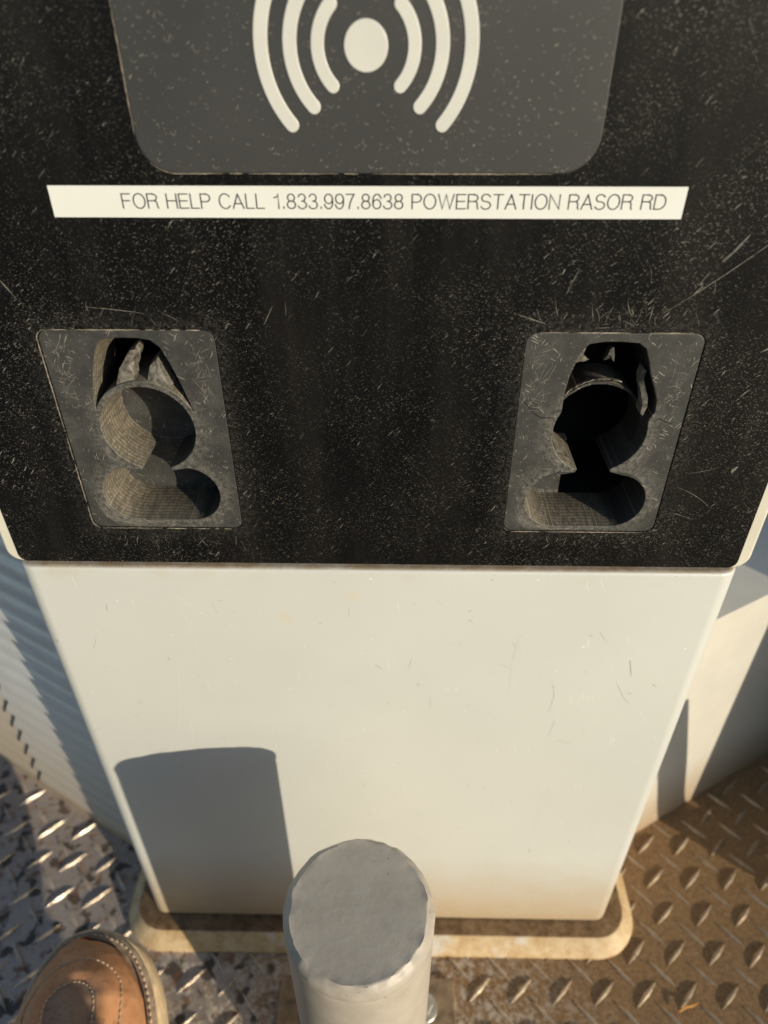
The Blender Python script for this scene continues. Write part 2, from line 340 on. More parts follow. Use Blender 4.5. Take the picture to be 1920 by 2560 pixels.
def ribbon(P, wd, y):
    """thin flat scuff on the plane y: P list of (x, z)"""
    V = []; F = []; n = len(P)
    for k in range(n):
        a = Vector(P[max(k-1, 0)]); b = Vector(P[min(k+1, n-1)]); d = (b-a).normalized() if (b-a).length > 0 else Vector((1, 0))
        q = Vector((-d.y, d.x)); ww = wd*(.25+.75*math.sin(PI*(k+.3)/(n-.4)))
        V += [(P[k][0]+q.x*ww, y, P[k][1]+q.y*ww), (P[k][0]-q.x*ww, y, P[k][1]-q.y*ww)]
        if k: F.append((2*k-2, 2*k-1, 2*k+1, 2*k))
    return V, F
def scratch(x, z, L, ang, wd, y, curve=0.0, n=7):
    P = []; px, pz = x, z
    for k in range(n):
        P.append((px, pz)); a = ang+curve*k/n; px += L/n*math.cos(a); pz += L/n*math.sin(a)
    return ribbon(P, wd, y)

# ------------------------------------------------------------------ setting
g = mesh('ground', [(-600, -600, -.2), (600, -600, -.2), (600, 600, -.2), (-600, 600, -.2)], [(0, 1, 2, 3)], 'ground', smooth=0); g['kind'] = 'structure'
V, F = boxl(-1.3, 1.3, -1.5, 1.1, [(0, -.2), (0, -.002), (.002, 0)], .01, 3)
floor = mesh('floor', V, F, 'floor', smooth=0); floor['kind'] = 'structure'
floor['label'] = 'steel diamond tread plate deck with brown dust'
# raised lugs: two crossed families on a 32.8 x 30.8 mm grid
def lug_geo():
    V = []; F = []; st = [-1, -.72, -.36, 0, .36, .72, 1]
    for s_ in st:
        k = 1-abs(s_); wv = .0023*(k**.8)+.0003; h = .0021*math.sqrt(max(0, 1-s_*s_))+.0001
        V += [(s_*.0142, -wv, -.0006), (s_*.0138, -wv*.30, h), (s_*.0138, wv*.30, h), (s_*.0142, wv, -.0006)]
    for k in range(len(st)-1):
        for j in range(3): F.append((4*k+j, 4*k+j+1, 4*k+5+j, 4*k+4+j))
    F += [(0, 1, 2, 3), (27, 26, 25, 24)]
    return V, F
LV, LF = lug_geo()
lug_me = bpy.data.meshes.new('lug'); lug_me.from_pydata(LV, [], LF); lug_me.materials.append(M['floor'])
lug_me.polygons.foreach_set('use_smooth', [True]*len(LF)); lug_me.set_sharp_from_angle(angle=R(25))
def wallL(x): return .0658-(x+.2308)*.5518
def wallR(x): return .0912+(x-.248)*.5645
gr = R(-.6); ca, sa = math.cos(gr), math.sin(gr); vis = []; rest = []
for i in range(-46, 33):
    for j in range(-48, 35):
        for fam in (0, 1):
            lx, ly = (i+.5*fam)*.0328, (j-.5*fam)*.0308
            x = .2449+lx*ca-ly*sa; y = .0132+lx*sa+ly*ca
            if not (-1.26 < x < 1.26 and -1.46 < y < 1.06): continue
            if x < -.15 and y > wallL(x)-.006: continue
            if x > .15 and y > wallR(x)-.006: continue
            if -.205 < x < .205 and y > -.012: continue
            if -.086 < x < .070 and -.186 < y < -.036: continue
            a = R(44) if fam == 0 else R(-46)
            p = to_px((x, y, 0))
            (vis if -25 < p[0] < 1945 and p[1] < 2590 and p[1] > 0 else rest).append((x, y, a))
vis.sort(key=lambda q: -to_px((q[0], q[1], 0))[1])
rest += vis[300:]; vis = vis[:300]
for x, y, a in vis:
    o = bpy.data.objects.new('lug', lug_me); C.objects.link(o); o.parent = floor; o.location = (x, y, 0); o.rotation_euler = (0, 0, a+rnd.uniform(-.04, .04)); o.scale = (rnd.uniform(.94, 1.05), rnd.uniform(.9, 1.1), rnd.uniform(.82, 1.08))
V = []; F = []
for x, y, a in rest:
    o = len(V); c_, s_ = math.cos(a), math.sin(a)
    V += [(x+p[0]*c_-p[1]*s_, y+p[0]*s_+p[1]*c_, p[2]) for p in LV]; F += [tuple(k+o for k in f) for f in LF]
lr = mesh('lug_field', V, F, 'floor', floor, smooth=25); lr['kind'] = 'stuff'

# ------------------------------------------------------------------ charging pedestal
YB = .0045                       # front of the black panel, set back behind the white cover
ped = thing('charging_pedestal', 'charging pedestal with scuffed black front panel above a white metal cover', 'charger', (0, .05, 0))
prof = [(0, .017), (0, .3942)]+[(.0028*(1-math.cos(t)), .3942+.0028*math.sin(t)) for t in [R(a) for a in (15, 30, 45, 60, 75, 90)]]
V, F = boxl(-.1890, .1890, 0, .24, prof, .0105, 10)
mesh('lower_cover', V, F, 'white', ped, smooth=50)['label'] = 'white painted metal lower cover with dusty foot'
rw_ = random.Random(21); lit_, drk_ = [], []
def wscr(pts, wd, dst):
    P = [from_px(x, y, (0, 1, 0), 0) for x, y in pts]; P = smooth_path([(p.x, p.z, 0) for p in P], 5); dst.append(ribbon([(p.x, p.y) for p in P], wd, -.00007))
for pts, wd in (([(443, 1650), (449, 1740), (446, 1820), (441, 1884)], .00018), ([(478, 1800), (484, 1870)], .0002), ([(430, 1460), (446, 1490), (480, 1515), (505, 1522)], .00014), ([(436, 1470), (470, 1560), (500, 1640)], .0001), ([(1365, 1990), (1340, 2060), (1330, 2140)], .00022), ([(880, 2040), (890, 2020)], .0004),
                ([(1300, 1590), (1280, 1660), (1272, 1740)], .0001), ([(640, 1500), (660, 1560)], .0001), ([(1120, 1780), (1190, 1762), (1240, 1755)], .00012), ([(500, 1720), (560, 1700)], .0001), ([(1010, 1950), (1016, 2010)], .00012), ([(330, 1500), (336, 1512)], .0004)): wscr(pts, wd, lit_)
for pts, wd in (([(1575, 1650), (1578, 1690)], .00035), ([(1540, 1705), (1560, 1745), (1575, 1760)], .00018), ([(1630, 1710), (1642, 1718)], .0003), ([(1370, 1780), (1385, 1740), (1378, 1700)], .00014), ([(1385, 1850), (1430, 1858)], .00016), ([(265, 1510), (268, 1528)], .0003), ([(143, 1600), (146, 1606)], .0007), ([(1170, 1530), (1180, 1524)], .0003),
                ([(1250, 1660), (1275, 1672)], .0002), ([(1500, 1580), (1512, 1600)], .0002), ([(1388, 1800), (1370, 1840)], .00014), ([(1320, 2120), (1325, 2132)], .0004), ([(1420, 2100), (1425, 2108)], .0003), ([(935, 1660), (955, 1672)], .0003), ([(420, 1640), (424, 1652)], .0003)): wscr(pts, wd, drk_)
for _ in range(34):
    x, y = rw_.uniform(200, 1650), rw_.uniform(1480, 2000); a_ = rw_.gauss(1.5, .7); L = rw_.uniform(6, 42); wscr([(x, y), (x+L*.5*math.cos(a_)+rw_.uniform(-2, 2), y+L*.5*math.sin(a_)), (x+L*math.cos(a_), y+L*math.sin(a_))], rw_.uniform(.00005, .00016), rw_.choice((lit_, drk_)))
cover = [o for o in ped.children if o.name.startswith('lower_cover')][0]
for dst, mt in ((lit_, 'wlight'), (drk_, 'wdark')): k_ = mesh('scratch_marks', *join(dst), mt, cover, smooth=0); k_['kind'] = 'stuff'
V, F = boxl(-.2150, .2150, -.0232, .075, [(0, 0), (0, .0030), (.0012, .0046), (.0098, .0134), (.0112, .0140)], .036, 12)
mesh('base_flange', V, F, 'flange', ped, smooth=28)['label'] = 'chamfered base flange covered in brown dust'
V, F = boxl(-.182, .182, .006, .22, [(0, .0138), (0, .02)], .01, 6)
mesh('plinth', V, F, 'dark', ped)
ZT = .95
plate('housing', rrect(-.1918, .1918, .3976, ZT, .0065, 8), [rrect(-.1835, .1835, .4020, ZT-.006, .005, 6)], .0052, .15, 'rim', ped, bevel=.0016, smooth=40)
plate('rear_cover', rrect(-.188, .188, .40, ZT-.002, .005, 4), [], .146, .149, 'rim', ped)
RD = (-.0838, .0817, .5851)      # reader left, right, bottom
HL = (-.1414, -.0671, .4204, .5235); HR = (.0646, .1385, .4204, .5232)
def grow(t, d): return (t[0]-d, t[1]+d, t[2]-d, t[3]+d)
reader_out = rrect(RD[0], RD[1], RD[2], .720, .0125, 10)
holes = [rrect(RD[0]-.0007, RD[1]+.0007, RD[2]-.0007, .7207, .0132, 10)]
for H in (HL, HR): holes.append(rrect(*grow(H, .0009), .0050, 8))
panel = plate('front_panel', rrect(-.1866, .1866, .3973, ZT-.004, .0042, 8), holes, YB, YB+.0035, 'black', ped, bevel=.0004)
panel['label'] = 'black front panel pitted with pale chips and scratches'
# card reader
reader = plate('reader_panel', reader_out, [], YB-.0003, YB+.004, 'reader', ped, bevel=.0006)
plate('reader_backing', rrect(RD[0]-.004, RD[1]+.004, RD[2]-.004, .725, .01, 4), [], YB+.0042, YB+.007, 'dark', ped)
IC = (-.0011, .6238)
plate('icon_dot', [(IC[0]+.0071*math.cos(2*PI*k/40), IC[1]+.0073*math.sin(2*PI*k/40)) for k in range(40)], [], YB-.0007, YB+.001, 'icon', reader, bevel=.0003)
for r_, hw, a1 in ((.0163, .00195, 45), (.0256, .00205, 44), (.0353, .0021, 41.5)):
    for sgn in (1, -1):
        P = []; a1r = R(a1)
        n = 26
        for k in range(n+1):
            t = -a1r+2*a1r*k/n; P.append((IC[0]+sgn*(r_+hw)*math.cos(t), IC[1]+(r_+hw)*math.sin(t)))
        for k in range(1, 8):
            t = PI*k/8; c0 = (r_*math.cos(a1r), r_*math.sin(a1r)); rad = hw
            P.append((IC[0]+sgn*(c0[0]+rad*math.cos(a1r+t)), IC[1]+c0[1]+rad*math.sin(a1r+t)))
        for k in range(n+1):
            t = a1r-2*a1r*k/n; P.append((IC[0]+sgn*(r_-hw)*math.cos(t), IC[1]+(r_-hw)*math.sin(t)))
        for k in range(1, 8):
            t = PI*k/8; c0 = (r_*math.cos(a1r), -r_*math.sin(a1r))
            P.append((IC[0]+sgn*(c0[0]+hw*math.cos(-a1r+PI+t)), IC[1]+c0[1]+hw*math.sin(-a1r+PI+t)))
        plate('icon_arc', P, [], YB-.0007, YB+.001, 'icon', reader, bevel=.0003)
# label tape
tape = plate('label_strip', [(-.1208, .5692), (.1167, .5690), (.1168, .5803), (-.1207, .5804)], [], YB-.0003, YB+.0002, 'tape', ped)
tape['label'] = 'cream adhesive help-line strip with thin black lettering'
def ell(cx, cy, rx, ry, a0, a1, n=18): return [(cx+rx*math.cos(R(a0+(a1-a0)*k/n)), cy+ry*math.sin(R(a0+(a1-a0)*k/n))) for k in range(n+1)]
def bowl(x, y0, y1, w_): r_ = (y1-y0)/2; return [(0, y1), (x, y1)]+ell(x, (y0+y1)/2, w_-x, r_, 90, -90, 14)+[(0, y0)]
GL = {'F': (.54, [[(0, 0), (0, 1)], [(0, 1), (.54, 1)], [(0, .52), (.46, .52)]]), 'O': (.74, [ell(.37, .5, .37, .52, 0, 360, 40)]),
 'R': (.64, [[(0, 0), (0, 1)], bowl(.34, .52, 1, .60), [(.36, .52)]+ell(.40, .32, .18, .2, 90, 0, 8)+[(.585, .1), (.64, 0)]]), 'H': (.62, [[(0, 0), (0, 1)], [(.62, 0), (.62, 1)], [(0, .52), (.62, .52)]]),
 'E': (.56, [[(0, 0), (0, 1)], [(0, 1), (.56, 1)], [(0, .52), (.50, .52)], [(0, 0), (.56, 0)]]), 'L': (.48, [[(0, 1), (0, 0), (.48, 0)]]), 'P': (.58, [[(0, 0), (0, 1)], bowl(.32, .46, 1, .58)]),
 'C': (.68, [ell(.37, .5, .37, .52, 38, 322, 34)]), 'A': (.68, [[(0, 0), (.34, 1)], [(.34, 1), (.68, 0)], [(.115, .33), (.565, .33)]]), '1': (.40, [[(.08, .76), (.22, .79), (.30, .86), (.34, 1), (.34, 0)]]), '.': (.12, [[(.06, 0), (.06, .1)]]),
 '8': (.52, [ell(.26, .76, .22, .25, 0, 360, 26), ell(.26, .26, .26, .27, 0, 360, 28)]), '3': (.52, [ell(.25, .76, .22, .25, 165, -90, 18), ell(.25, .25, .27, .27, 90, -165, 20)]),
 '9': (.52, [ell(.26, .68, .25, .33, 0, 360, 30), [(.51, .68)]+ell(.24, .44, .27, .46, 20, -160, 20)]), '6': (.52, [ell(.26, .31, .25, .32, 0, 360, 30), ell(.28, .54, .27, .47, 22, 205, 20)]), '7': (.50, [[(0, 1), (.50, 1), (.36, .72), (.22, .35), (.16, 0)]]),
 'W': (.98, [[(0, 1), (.25, 0), (.49, 1), (.73, 0), (.98, 1)]]), 'S': (.60, [ell(.30, .755, .27, .265, 20, 240, 20)+[(.30, .52)]+ell(.30, .25, .30, .27, 62, -160, 22)]), 'T': (.60, [[(0, 1), (.60, 1)], [(.30, 0), (.30, 1)]]),
 'I': (.06, [[(.03, 0), (.03, 1)]]), 'N': (.62, [[(0, 0), (0, 1), (.62, 0), (.62, 1)]]), 'D': (.68, [[(0, 0), (0, 1)], bowl(.30, 0, 1, .68)])}
def stroke(P, hw):
    V = []; F = []
    P = [Vector(p) for p in P]; n = len(P)
    for k in range(n):
        d0 = (P[k]-P[k-1]).normalized() if k else (P[1]-P[0]).normalized(); d1 = (P[k+1]-P[k]).normalized() if k < n-1 else d0
        t = d0+d1; t = t.normalized() if t.length > .1 else d0; q = Vector((-t.y, t.x)); m = hw/max(.45, q.dot(Vector((-d0.y, d0.x))))
        e = -t*hw if k == 0 else (t*hw if k == n-1 else Vector((0, 0)))
        V += [P[k]+q*m+e, P[k]-q*m+e]
        if k: F.append((2*k-2, 2*k-1, 2*k+1, 2*k))
    return V, F
cx = 0; parts_ = []
for ch in 'FOR HELP CALL 1.833.997.8638 POWERSTATION RASOR RD':
    if ch == ' ': cx += .42; continue
    w_, ps = GL[ch]
    for P in ps:
        V, F = stroke(P, .042); parts_.append(([(v.x+cx, 0, v.y) for v in V], F))
    cx += w_+(.18 if ch != '1' else .20)
cx -= .18
V, F = join(parts_); kx = (.1096+.0936)/cx
tm = bpy.data.meshes.new('lettering'); tm.from_pydata([(-.0936+v[0]*kx, YB-.00036, .57255+v[2]*.0050) for v in V], [], F)
link('lettering', tm, 'ink', tape, smooth=0)

# connector holders
def arc(cx, cz, r, a0, a1, n): return [(cx+r*math.cos(R(a0+(a1-a0)*k/n)), cz+r*math.sin(R(a0+(a1-a0)*k/n))) for k in range(n+1)]
def holder(H, cx, cz, r, ox0, ox1, oz0, oz1, nk0, nk1, arch, broken):
    yf = YB+.0004; dep = .030
    orr = (oz1-oz0)/2-.0004; ocz = (oz0+oz1)/2
    a0 = math.degrees(math.atan2(-math.sqrt(max(r*r-(nk1-cx)**2, 0)), nk1-cx)); a1 = math.degrees(math.atan2(-math.sqrt(max(r*r-(nk0-cx)**2, 0)), nk0-cx))+360
    obl_r = arc(ox1-orr, ocz, orr, 84, -90, 16); obl_l = arc(ox0+orr, ocz, orr, -90, -264, 16)
    low = [(nk1+.0005, cz+r*math.sin(R(a0))-.0012)]+obl_r+obl_l+[(nk0-.0005, cz+r*math.sin(R(a1))-.0012)]
    if not broken:
        key = arc(cx, cz, r, a1, a0, 40)+low           # round socket, neck and wide slot in one outline
        hs = [key, arch]
    else:
        hs = [arc(cx, cz, r, a1, 152, 14)+arch+arc(cx, cz, r, 14, a0, 10)+low]
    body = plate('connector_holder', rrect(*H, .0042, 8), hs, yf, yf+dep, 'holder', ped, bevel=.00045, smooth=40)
    return body, yf, dep
archL = [(-.1259, .4856), (-.1251, .4925), (-.1229, .5037), (-.1195, .5145), (-.1168, .5192), (-.1130, .5206), (-.1060, .5210), (-.0996, .5208), (-.0943, .5199), (-.0906, .5166), (-.0875, .5090), (-.0847, .5005), (-.0820, .4905), (-.0813, .4860)]
cL = (-.1036, .4762, .0219)
ring = []
for a in range(20, 161, 7): ring.append((cL[0]+(cL[2]+.0019)*math.cos(R(a)), cL[1]+(cL[2]+.0019)*math.sin(R(a))))
hl, yf, dep = holder(HL, *cL, -.1332, -.0752, .4241, .4563, -.1110, -.0968, archL+ring, False)
hl['label'] = 'grey connector holder on the left with two broken prongs and lit inner walls'
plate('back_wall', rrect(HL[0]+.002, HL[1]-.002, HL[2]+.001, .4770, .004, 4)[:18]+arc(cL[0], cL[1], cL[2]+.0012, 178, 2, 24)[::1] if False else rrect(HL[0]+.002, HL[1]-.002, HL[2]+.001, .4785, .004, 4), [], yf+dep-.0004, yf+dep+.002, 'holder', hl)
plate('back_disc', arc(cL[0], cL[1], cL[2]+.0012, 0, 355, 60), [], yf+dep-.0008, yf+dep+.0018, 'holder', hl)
archR = [(.0836, .4965), (.0846, .5045), (.0868, .5125), (.0884, .5160), (.0909, .5192), (.0968, .5202), (.1040, .5203), (.1119, .5197), (.1155, .5171), (.1180, .5110), (.1199, .5053), (.1228, .4990), (.1251, .4935), (.1258, .4871), (.1242, .4838)]
cR = (.1027, .4765, .0217)
hr, yf, dep = holder(HR, *cR, .0730, .1316, .4221, .4541, .0950, .1112, archR, True)
hr['label'] = 'grey connector holder on the right with cracked sleeve and dark empty socket'
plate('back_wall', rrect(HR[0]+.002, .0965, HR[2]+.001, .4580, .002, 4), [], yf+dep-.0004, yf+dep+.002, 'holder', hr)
# inside of the housing is blind and dark
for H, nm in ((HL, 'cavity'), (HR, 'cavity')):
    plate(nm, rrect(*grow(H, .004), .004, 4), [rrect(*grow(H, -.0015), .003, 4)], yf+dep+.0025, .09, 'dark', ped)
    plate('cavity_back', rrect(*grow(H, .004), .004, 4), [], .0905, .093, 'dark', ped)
# torn prongs of the latch: uneven tapering shards that lean out of the ring
def shard(name, P, y0, y1, parent, mat='torn', seed=0, lean=0.0):
    rr = random.Random(seed); V = []; F = []; n = len(P)
    cxz = (sum(p[0] for p in P)/n, sum(p[1] for p in P)/n); zmin = min(p[1] for p in P)
    for yy, sh in ((y0, .86), ((y0*.6+y1*.4), 1.0), (y1, 1.0)):
        for x, z in P:
            V.append((cxz[0]+(x-cxz[0])*sh+rr.uniform(-.00025, .00025), yy+lean*(z-zmin)+rr.uniform(-.0005, .0005), cxz[1]+(z-cxz[1])*sh+rr.uniform(-.0002, .0002)))
    for k in range(2):
        for i in range(n): j = (i+1) % n; F.append((k*n+i, k*n+j, (k+1)*n+j, (k+1)*n+i))
    c0 = len(V); V.append((cxz[0], y0+lean*(cxz[1]-zmin)-.0006, cxz[1])); c1 = len(V); V.append((cxz[0], y1+lean*(cxz[1]-zmin), cxz[1]))
    for i in range(n): j = (i+1) % n; F.append((c0, j, i)); F.append((c1, 2*n+i, 2*n+j))
    return mesh(name, V, F, mat, parent, smooth=30)
shard('prong', [(-.1150, .4962), (-.1137, .5005), (-.1118, .5052), (-.1090, .5090), (-.1068, .5125), (-.1045, .5146), (-.1026, .5150), (-.1013, .5132), (-.1019, .5112), (-.1036, .5098), (-.1041, .5072), (-.1053, .5048), (-.1050, .5020), (-.1062, .4988)], .0058, .0150, hl, seed=3, lean=.10)
shard('prong', [(-.1006, .4985), (-.0998, .5030), (-.0976, .5072), (-.0955, .5098), (-.0941, .5106), (-.0932, .5080), (-.0922, .5052), (-.0908, .5012), (-.0890, .4972), (-.0930, .4976)], .0060, .0150, hl, seed=5, lean=.12, mat='scuff')
# right holder: the ring has torn off the plate and slid back
def sleeve(cx, cz, r0, r1, a0, a1, y0, y1, parent, name='sleeve', mat='holder', n=40, seed=1, rag=.0009):
    rr = random.Random(seed); rings = []
    for k in range(n+1):
        a = R(a0+(a1-a0)*k/n); c_, s_ = math.cos(a), math.sin(a); j = rr.uniform(-rag, rag)
        rings.append([(cx+r1*c_, y0+j, cz+r1*s_), (cx+r1*c_, y1, cz+r1*s_), (cx+r0*c_, y1, cz+r0*s_), (cx+r0*c_, y0+j*.6, cz+r0*s_)])
    V, F = loft(rings); return mesh(name, V, F, mat, parent, smooth=30)
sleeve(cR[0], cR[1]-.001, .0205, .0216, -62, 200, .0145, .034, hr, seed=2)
sleeve(cR[0]-.0004, cR[1]-.0006, .0202, .0214, 212, 244, .0085, .024, hr, seed=4, mat='torn')
sleeve(cR[0]+.0002, cR[1]+.0015, .0209, .0213, 68, 148, .0128, .0142, hr, 'torn_edge', 'torn', 26, 6, .0008)
shard('prong', [(.0868, .5052), (.0885, .5090), (.0905, .5128), (.0918, .5150), (.0931, .5146), (.0925, .5122), (.0917, .5100), (.0935, .5084), (.0950, .5074), (.0925, .5064), (.0908, .5066)], .0140, .0170, hr, seed=8, lean=.05)
shard('prong', [(.1008, .5070), (.1022, .5096), (.1030, .5128), (.1048, .5140), (.1055, .5112), (.1060, .5066), (.1040, .5078)], .0150, .0172, hr, seed=9, lean=.05, mat='holder')
# loose curled strip standing in the right arch
P1 = [(.1176, .5066), (.1172, .5022), (.1186, .4978), (.1202, .4935), (.1208, .4898), (.1202, .4852)]
V = []; F = []
for k, (x, z) in enumerate(P1):
    ww = (.0005, .0008, .0012, .0013, .0011, .0005)[k]
    V += [(x-ww, .0078+.0015*math.sin(k), z), (x+ww, .0068+.0010*math.sin(k), z-.0005), (x+ww, .014, z-.0005), (x-ww, .014, z)]
    if k: b = 4*k-4; F += [(b+i, b+(i+1) % 4, b+4+(i+1) % 4, b+4+i) for i in range(4)]
F += [(0, 1, 2, 3), (23, 22, 21, 20)]
mesh('torn_strip', V, F, 'torn', hr, smooth=40)
# ragged bits in the slot of the right holder
V, F = tube(smooth_path([(.0815, .0200, .4525), (.0855, .0190, .4500), (.0890, .0200, .4490), (.0925, .0185, .4468), (.0950, .0195, .4455)], 5), [.0004+.0006*abs(math.sin(k*1.3)) for k in range(21)], 6)
mesh('torn_edge', V, F, 'torn', hr)
# cracks: dark open splits in the right plate
cr = []
for P in ([(.0663, .4925), (.0700, .4880), (.0745, .4842), (.0790, .4838), (.0818, .4833)], [(.1238, .4832), (.1262, .4826), (.1280, .4838), (.1310, .4822), (.1340, .4815), (.1350, .4824)], [(.0885, .4560), (.0870, .4548), (.0855, .4540)]):
    cr.append(ribbon([(p.x, p.y) for p in smooth_path([(a, b, 0) for a, b in P], 4)], .00028, YB+.00034))
V, F = join(cr); k_ = mesh('crack', V, F, 'dark', hr, smooth=0); k_['kind'] = 'stuff'
# scuffs and scratches on panel and holders
sc = []; rs = random.Random(11)
def burst(cx, z, spread, n, up, y, Lr=(.004, .014), wd=(.00005, .00015)):
    for _ in range(n):
        x = rs.gauss(cx, spread); a = (R(90) if up else R(-90))+rs.gauss(0, .6)
        sc.append(scratch(x, z+(rs.uniform(0, .006) if up else -rs.uniform(0, .006)), rs.uniform(*Lr), a, rs.uniform(*wd), y, rs.gauss(0, .5)))
yp = YB-.00006
burst(-.095, .5255, .018, 9, True, yp, (.002, .009)); burst(.102, .5258, .013, 30, True, yp, (.002, .010)); burst(.115, .540, .02, 4, True, yp, (.006, .016))
burst(-.095, .4175, .02, 16, False, yp, (.002, .009)); burst(.104, .4175, .02, 9, False, yp, (.002, .006))
for x, z, L, a, wd, c_ in ((.118, .532, .062, R(36), .00016, .15), (.145, .447, .022, R(-22), .00014, -.4), (.148, .455, .016, R(8), .0001, .3), (.060, .5315, .013, R(-18), .0003, 0), (-.118, .534, .026, R(-4), .00016, -.1),
                            (-.150, .545, .010, R(-60), .0003, 0), (.137, .553, .014, R(52), .0005, .1), (.152, .568, .012, R(45), .0006, 0), (.172, .520, .011, R(200), .0004, .2), (.166, .565, .013, R(-100), .0001, .1), (-.045, .527, .010, R(62), .00015, 0), (.078, .54, .012, R(70), .0002, 0),
                            (.168, .4555, .0045, R(80), .0008, -.9), (.146, .432, .012, R(-20), .00015, 0)):
    sc.append(scratch(x, z, L, a, wd, yp, c_, 12))
V, F = join(sc); k_ = mesh('scratch_marks', V, F, 'scuff', panel, smooth=0); k_['kind'] = 'stuff'
for H, hob, cx in ((HL, hl, -.1036), (HR, hr, .1027)):
    sc = []; yy = YB+.00033
    for _ in range(110):
        sd_ = rs.choice((-1, 1)); x = (H[0]+rs.uniform(.002, .012)) if sd_ < 0 else (H[1]-rs.uniform(.003, .013)); z = rs.uniform(.486, .521)
        L = rs.uniform(.003, .010); a = rs.uniform(0, PI); 
        if H[0]+.001 < x+L*math.cos(a) < H[1]-.001 and H[2]+.001 < z+L*math.sin(a) < H[3]-.001 and abs(x+L*math.cos(a)-cx) > .0235: sc.append(scratch(x, z, L, a, rs.uniform(.00004, .00010), yy, rs.gauss(0, .5)))
    for k in range(11):                                # wear rings around the lower slot
        d = .0006+.0005*k; a0 = rs.uniform(180, 215); a1 = rs.uniform(268, 330)
        ox = (-.1332 if cx < 0 else .0730)+.0158; oz = .4402 if cx < 0 else .4381
        P = [p for p in arc(ox, oz, .0158+d, a0, min(a1, 270), 14) if p[1] > H[2]+.0006]
        if k < 5: P += [(ox+.004*q, oz-.0158-d*.6) for q in range(1, rs.randint(3, 8))]
        P = [p for p in P if p[1] > H[2]+.0005]
        if len(P) > 3: sc.append(ribbon(P, rs.uniform(.00006, .00013), yy))
    for _ in range(30):
        a = rs.uniform(190, 262) if cx < 0 else rs.choice((rs.uniform(190, 250), rs.uniform(292, 350))); d = rs.uniform(.0008, .0045)
        P = arc(cx, .4763, .0219+d, a, a+rs.uniform(8, 25), 8); P = [p for p in P if H[0]+.001 < p[0] < H[1]-.001 and p[1] > .458]
        if len(P) > 3: sc.append(ribbon(P, rs.uniform(.00005, .00011), yy))
    V, F = join(sc); k_ = mesh('scratch_marks', V, F, 'scuff2', hob, smooth=0); k_['kind'] = 'stuff'
# dust packed in the seams
du = []
def seam(P, wd, y, keep=.8):
    run = []
    for p in P+[None]:
        if p is not None and rs.random() < keep: run.append((p[0]+rs.uniform(-1, 1)*.00010, p[1]+rs.uniform(-1, 1)*.00010))
        else:
            if len(run) > 2: du.append(ribbon(run, wd*rs.uniform(.6, 1.2), y))
            run = []
def sub(P, step=.0012):
    out = []
    for a, b in zip(P[:-1], P[1:]):
        n = max(1, int(math.hypot(b[0]-a[0], b[1]-a[1])/step))
        out += [(a[0]+(b[0]-a[0])*k/n, a[1]+(b[1]-a[1])*k/n) for k in range(n)]
    return out
ro = rrect(RD[0]-.0006, RD[1]+.0006, RD[2]-.0006, .72, .013, 10)
seam(sub([(RD[0]-.0006, .70), (RD[0]-.0006, RD[2]+.0125)]+ro[22:33]+[(RD[1]-.014, RD[2]-.0006)]), .00022, YB-.00010, .93)
for H in (HL, HR):
    h2 = grow(H, .0008); q = rrect(*h2, .0045, 6)
    seam(sub([(h2[1]-.006, h2[3]), (h2[0]+.0045, h2[3])]), .00022, YB-.00010, .92)
    if H is HL: seam(sub(q[7:14]+[(h2[0], h2[3]-.005), (h2[0], h2[2]+.005)]+q[14:21]), .00026, YB-.00010, .95)
    seam(sub([(h2[0]+.0045, h2[2]), (h2[1]-.005, h2[2])]), .00026, YB-.00010, .93)
V, F = join(du); k_ = mesh('seam_dust', V, F, 'dust', panel, smooth=0); k_['kind'] = 'stuff'

# ------------------------------------------------------------------ bollard
BX, BY, BH, BR = -.0063, -.1100, .2705, .0379
bol = thing('bollard', 'short grey painted pipe bollard with flat welded cap before the charger', 'bollard', (BX, BY, 0))
def lathe(prof, n=96, bumpy=None):
    rings = []
    for r_, z in prof:
        ring_ = []
        for i in range(n):
            a = 2*PI*i/n; rr, zz = r_, z
            if bumpy: rr, zz = bumpy(r_, z, a)
            ring_.append((BX+rr*math.cos(a), BY+rr*math.sin(a), zz))
        rings.append(ring_)
    return loft(rings)
def pipe_b(r_, z, a):
    k = max(0, min(1, (z-(BH-.022))/.012)); nz = noise.noise(Vector((math.cos(a)*3, math.sin(a)*3, z*120)))
    return r_+.0005*k*nz, z
V, F = lathe([(BR, .004)]+[(BR, .02+k*.035) for k in range(6)]+[(BR, BH-.024+k*.002) for k in range(7)]+[(BR-.001, BH-.0085)], bumpy=pipe_b)
mesh('pipe', V, F, 'bollard', bol, smooth=60)
def cap_b(r_, z, a):
    nz = .55*noise.noise(Vector((math.cos(a)*2.2, math.sin(a)*2.2, 1.7)))+.9*noise.noise(Vector((math.cos(a)*7, math.sin(a)*7, r_*300)))
    k = max(0, 1-abs(r_-.0355)/.0045)
    return r_+.0011*k*nz, z+.0009*k*nz
pr = [(.0380, BH-.0095), (.0383, BH-.0075), (.0382, BH-.0055), (.0378, BH-.0040), (.0370, BH-.0026), (.0360, BH-.0016), (.0352, BH-.0007), (.0346, BH+.0001), (.0338, BH), (.031, BH-.0001), (.024, BH), (.012, BH), (.002, BH)]
V, F = lathe(pr, bumpy=cap_b)
mesh('cap', V, F, 'bollard', bol, smooth=60)['label'] = 'flat grey cap with a lumpy painted weld rim'
V, F = boxl(BX-.0705, BX+.0662, BY-.068, BY+.068, [(0, .0003), (0, .0080), (.001, .0090)], .003, 4)
mesh('base_plate', V, F, 'plate', bol)
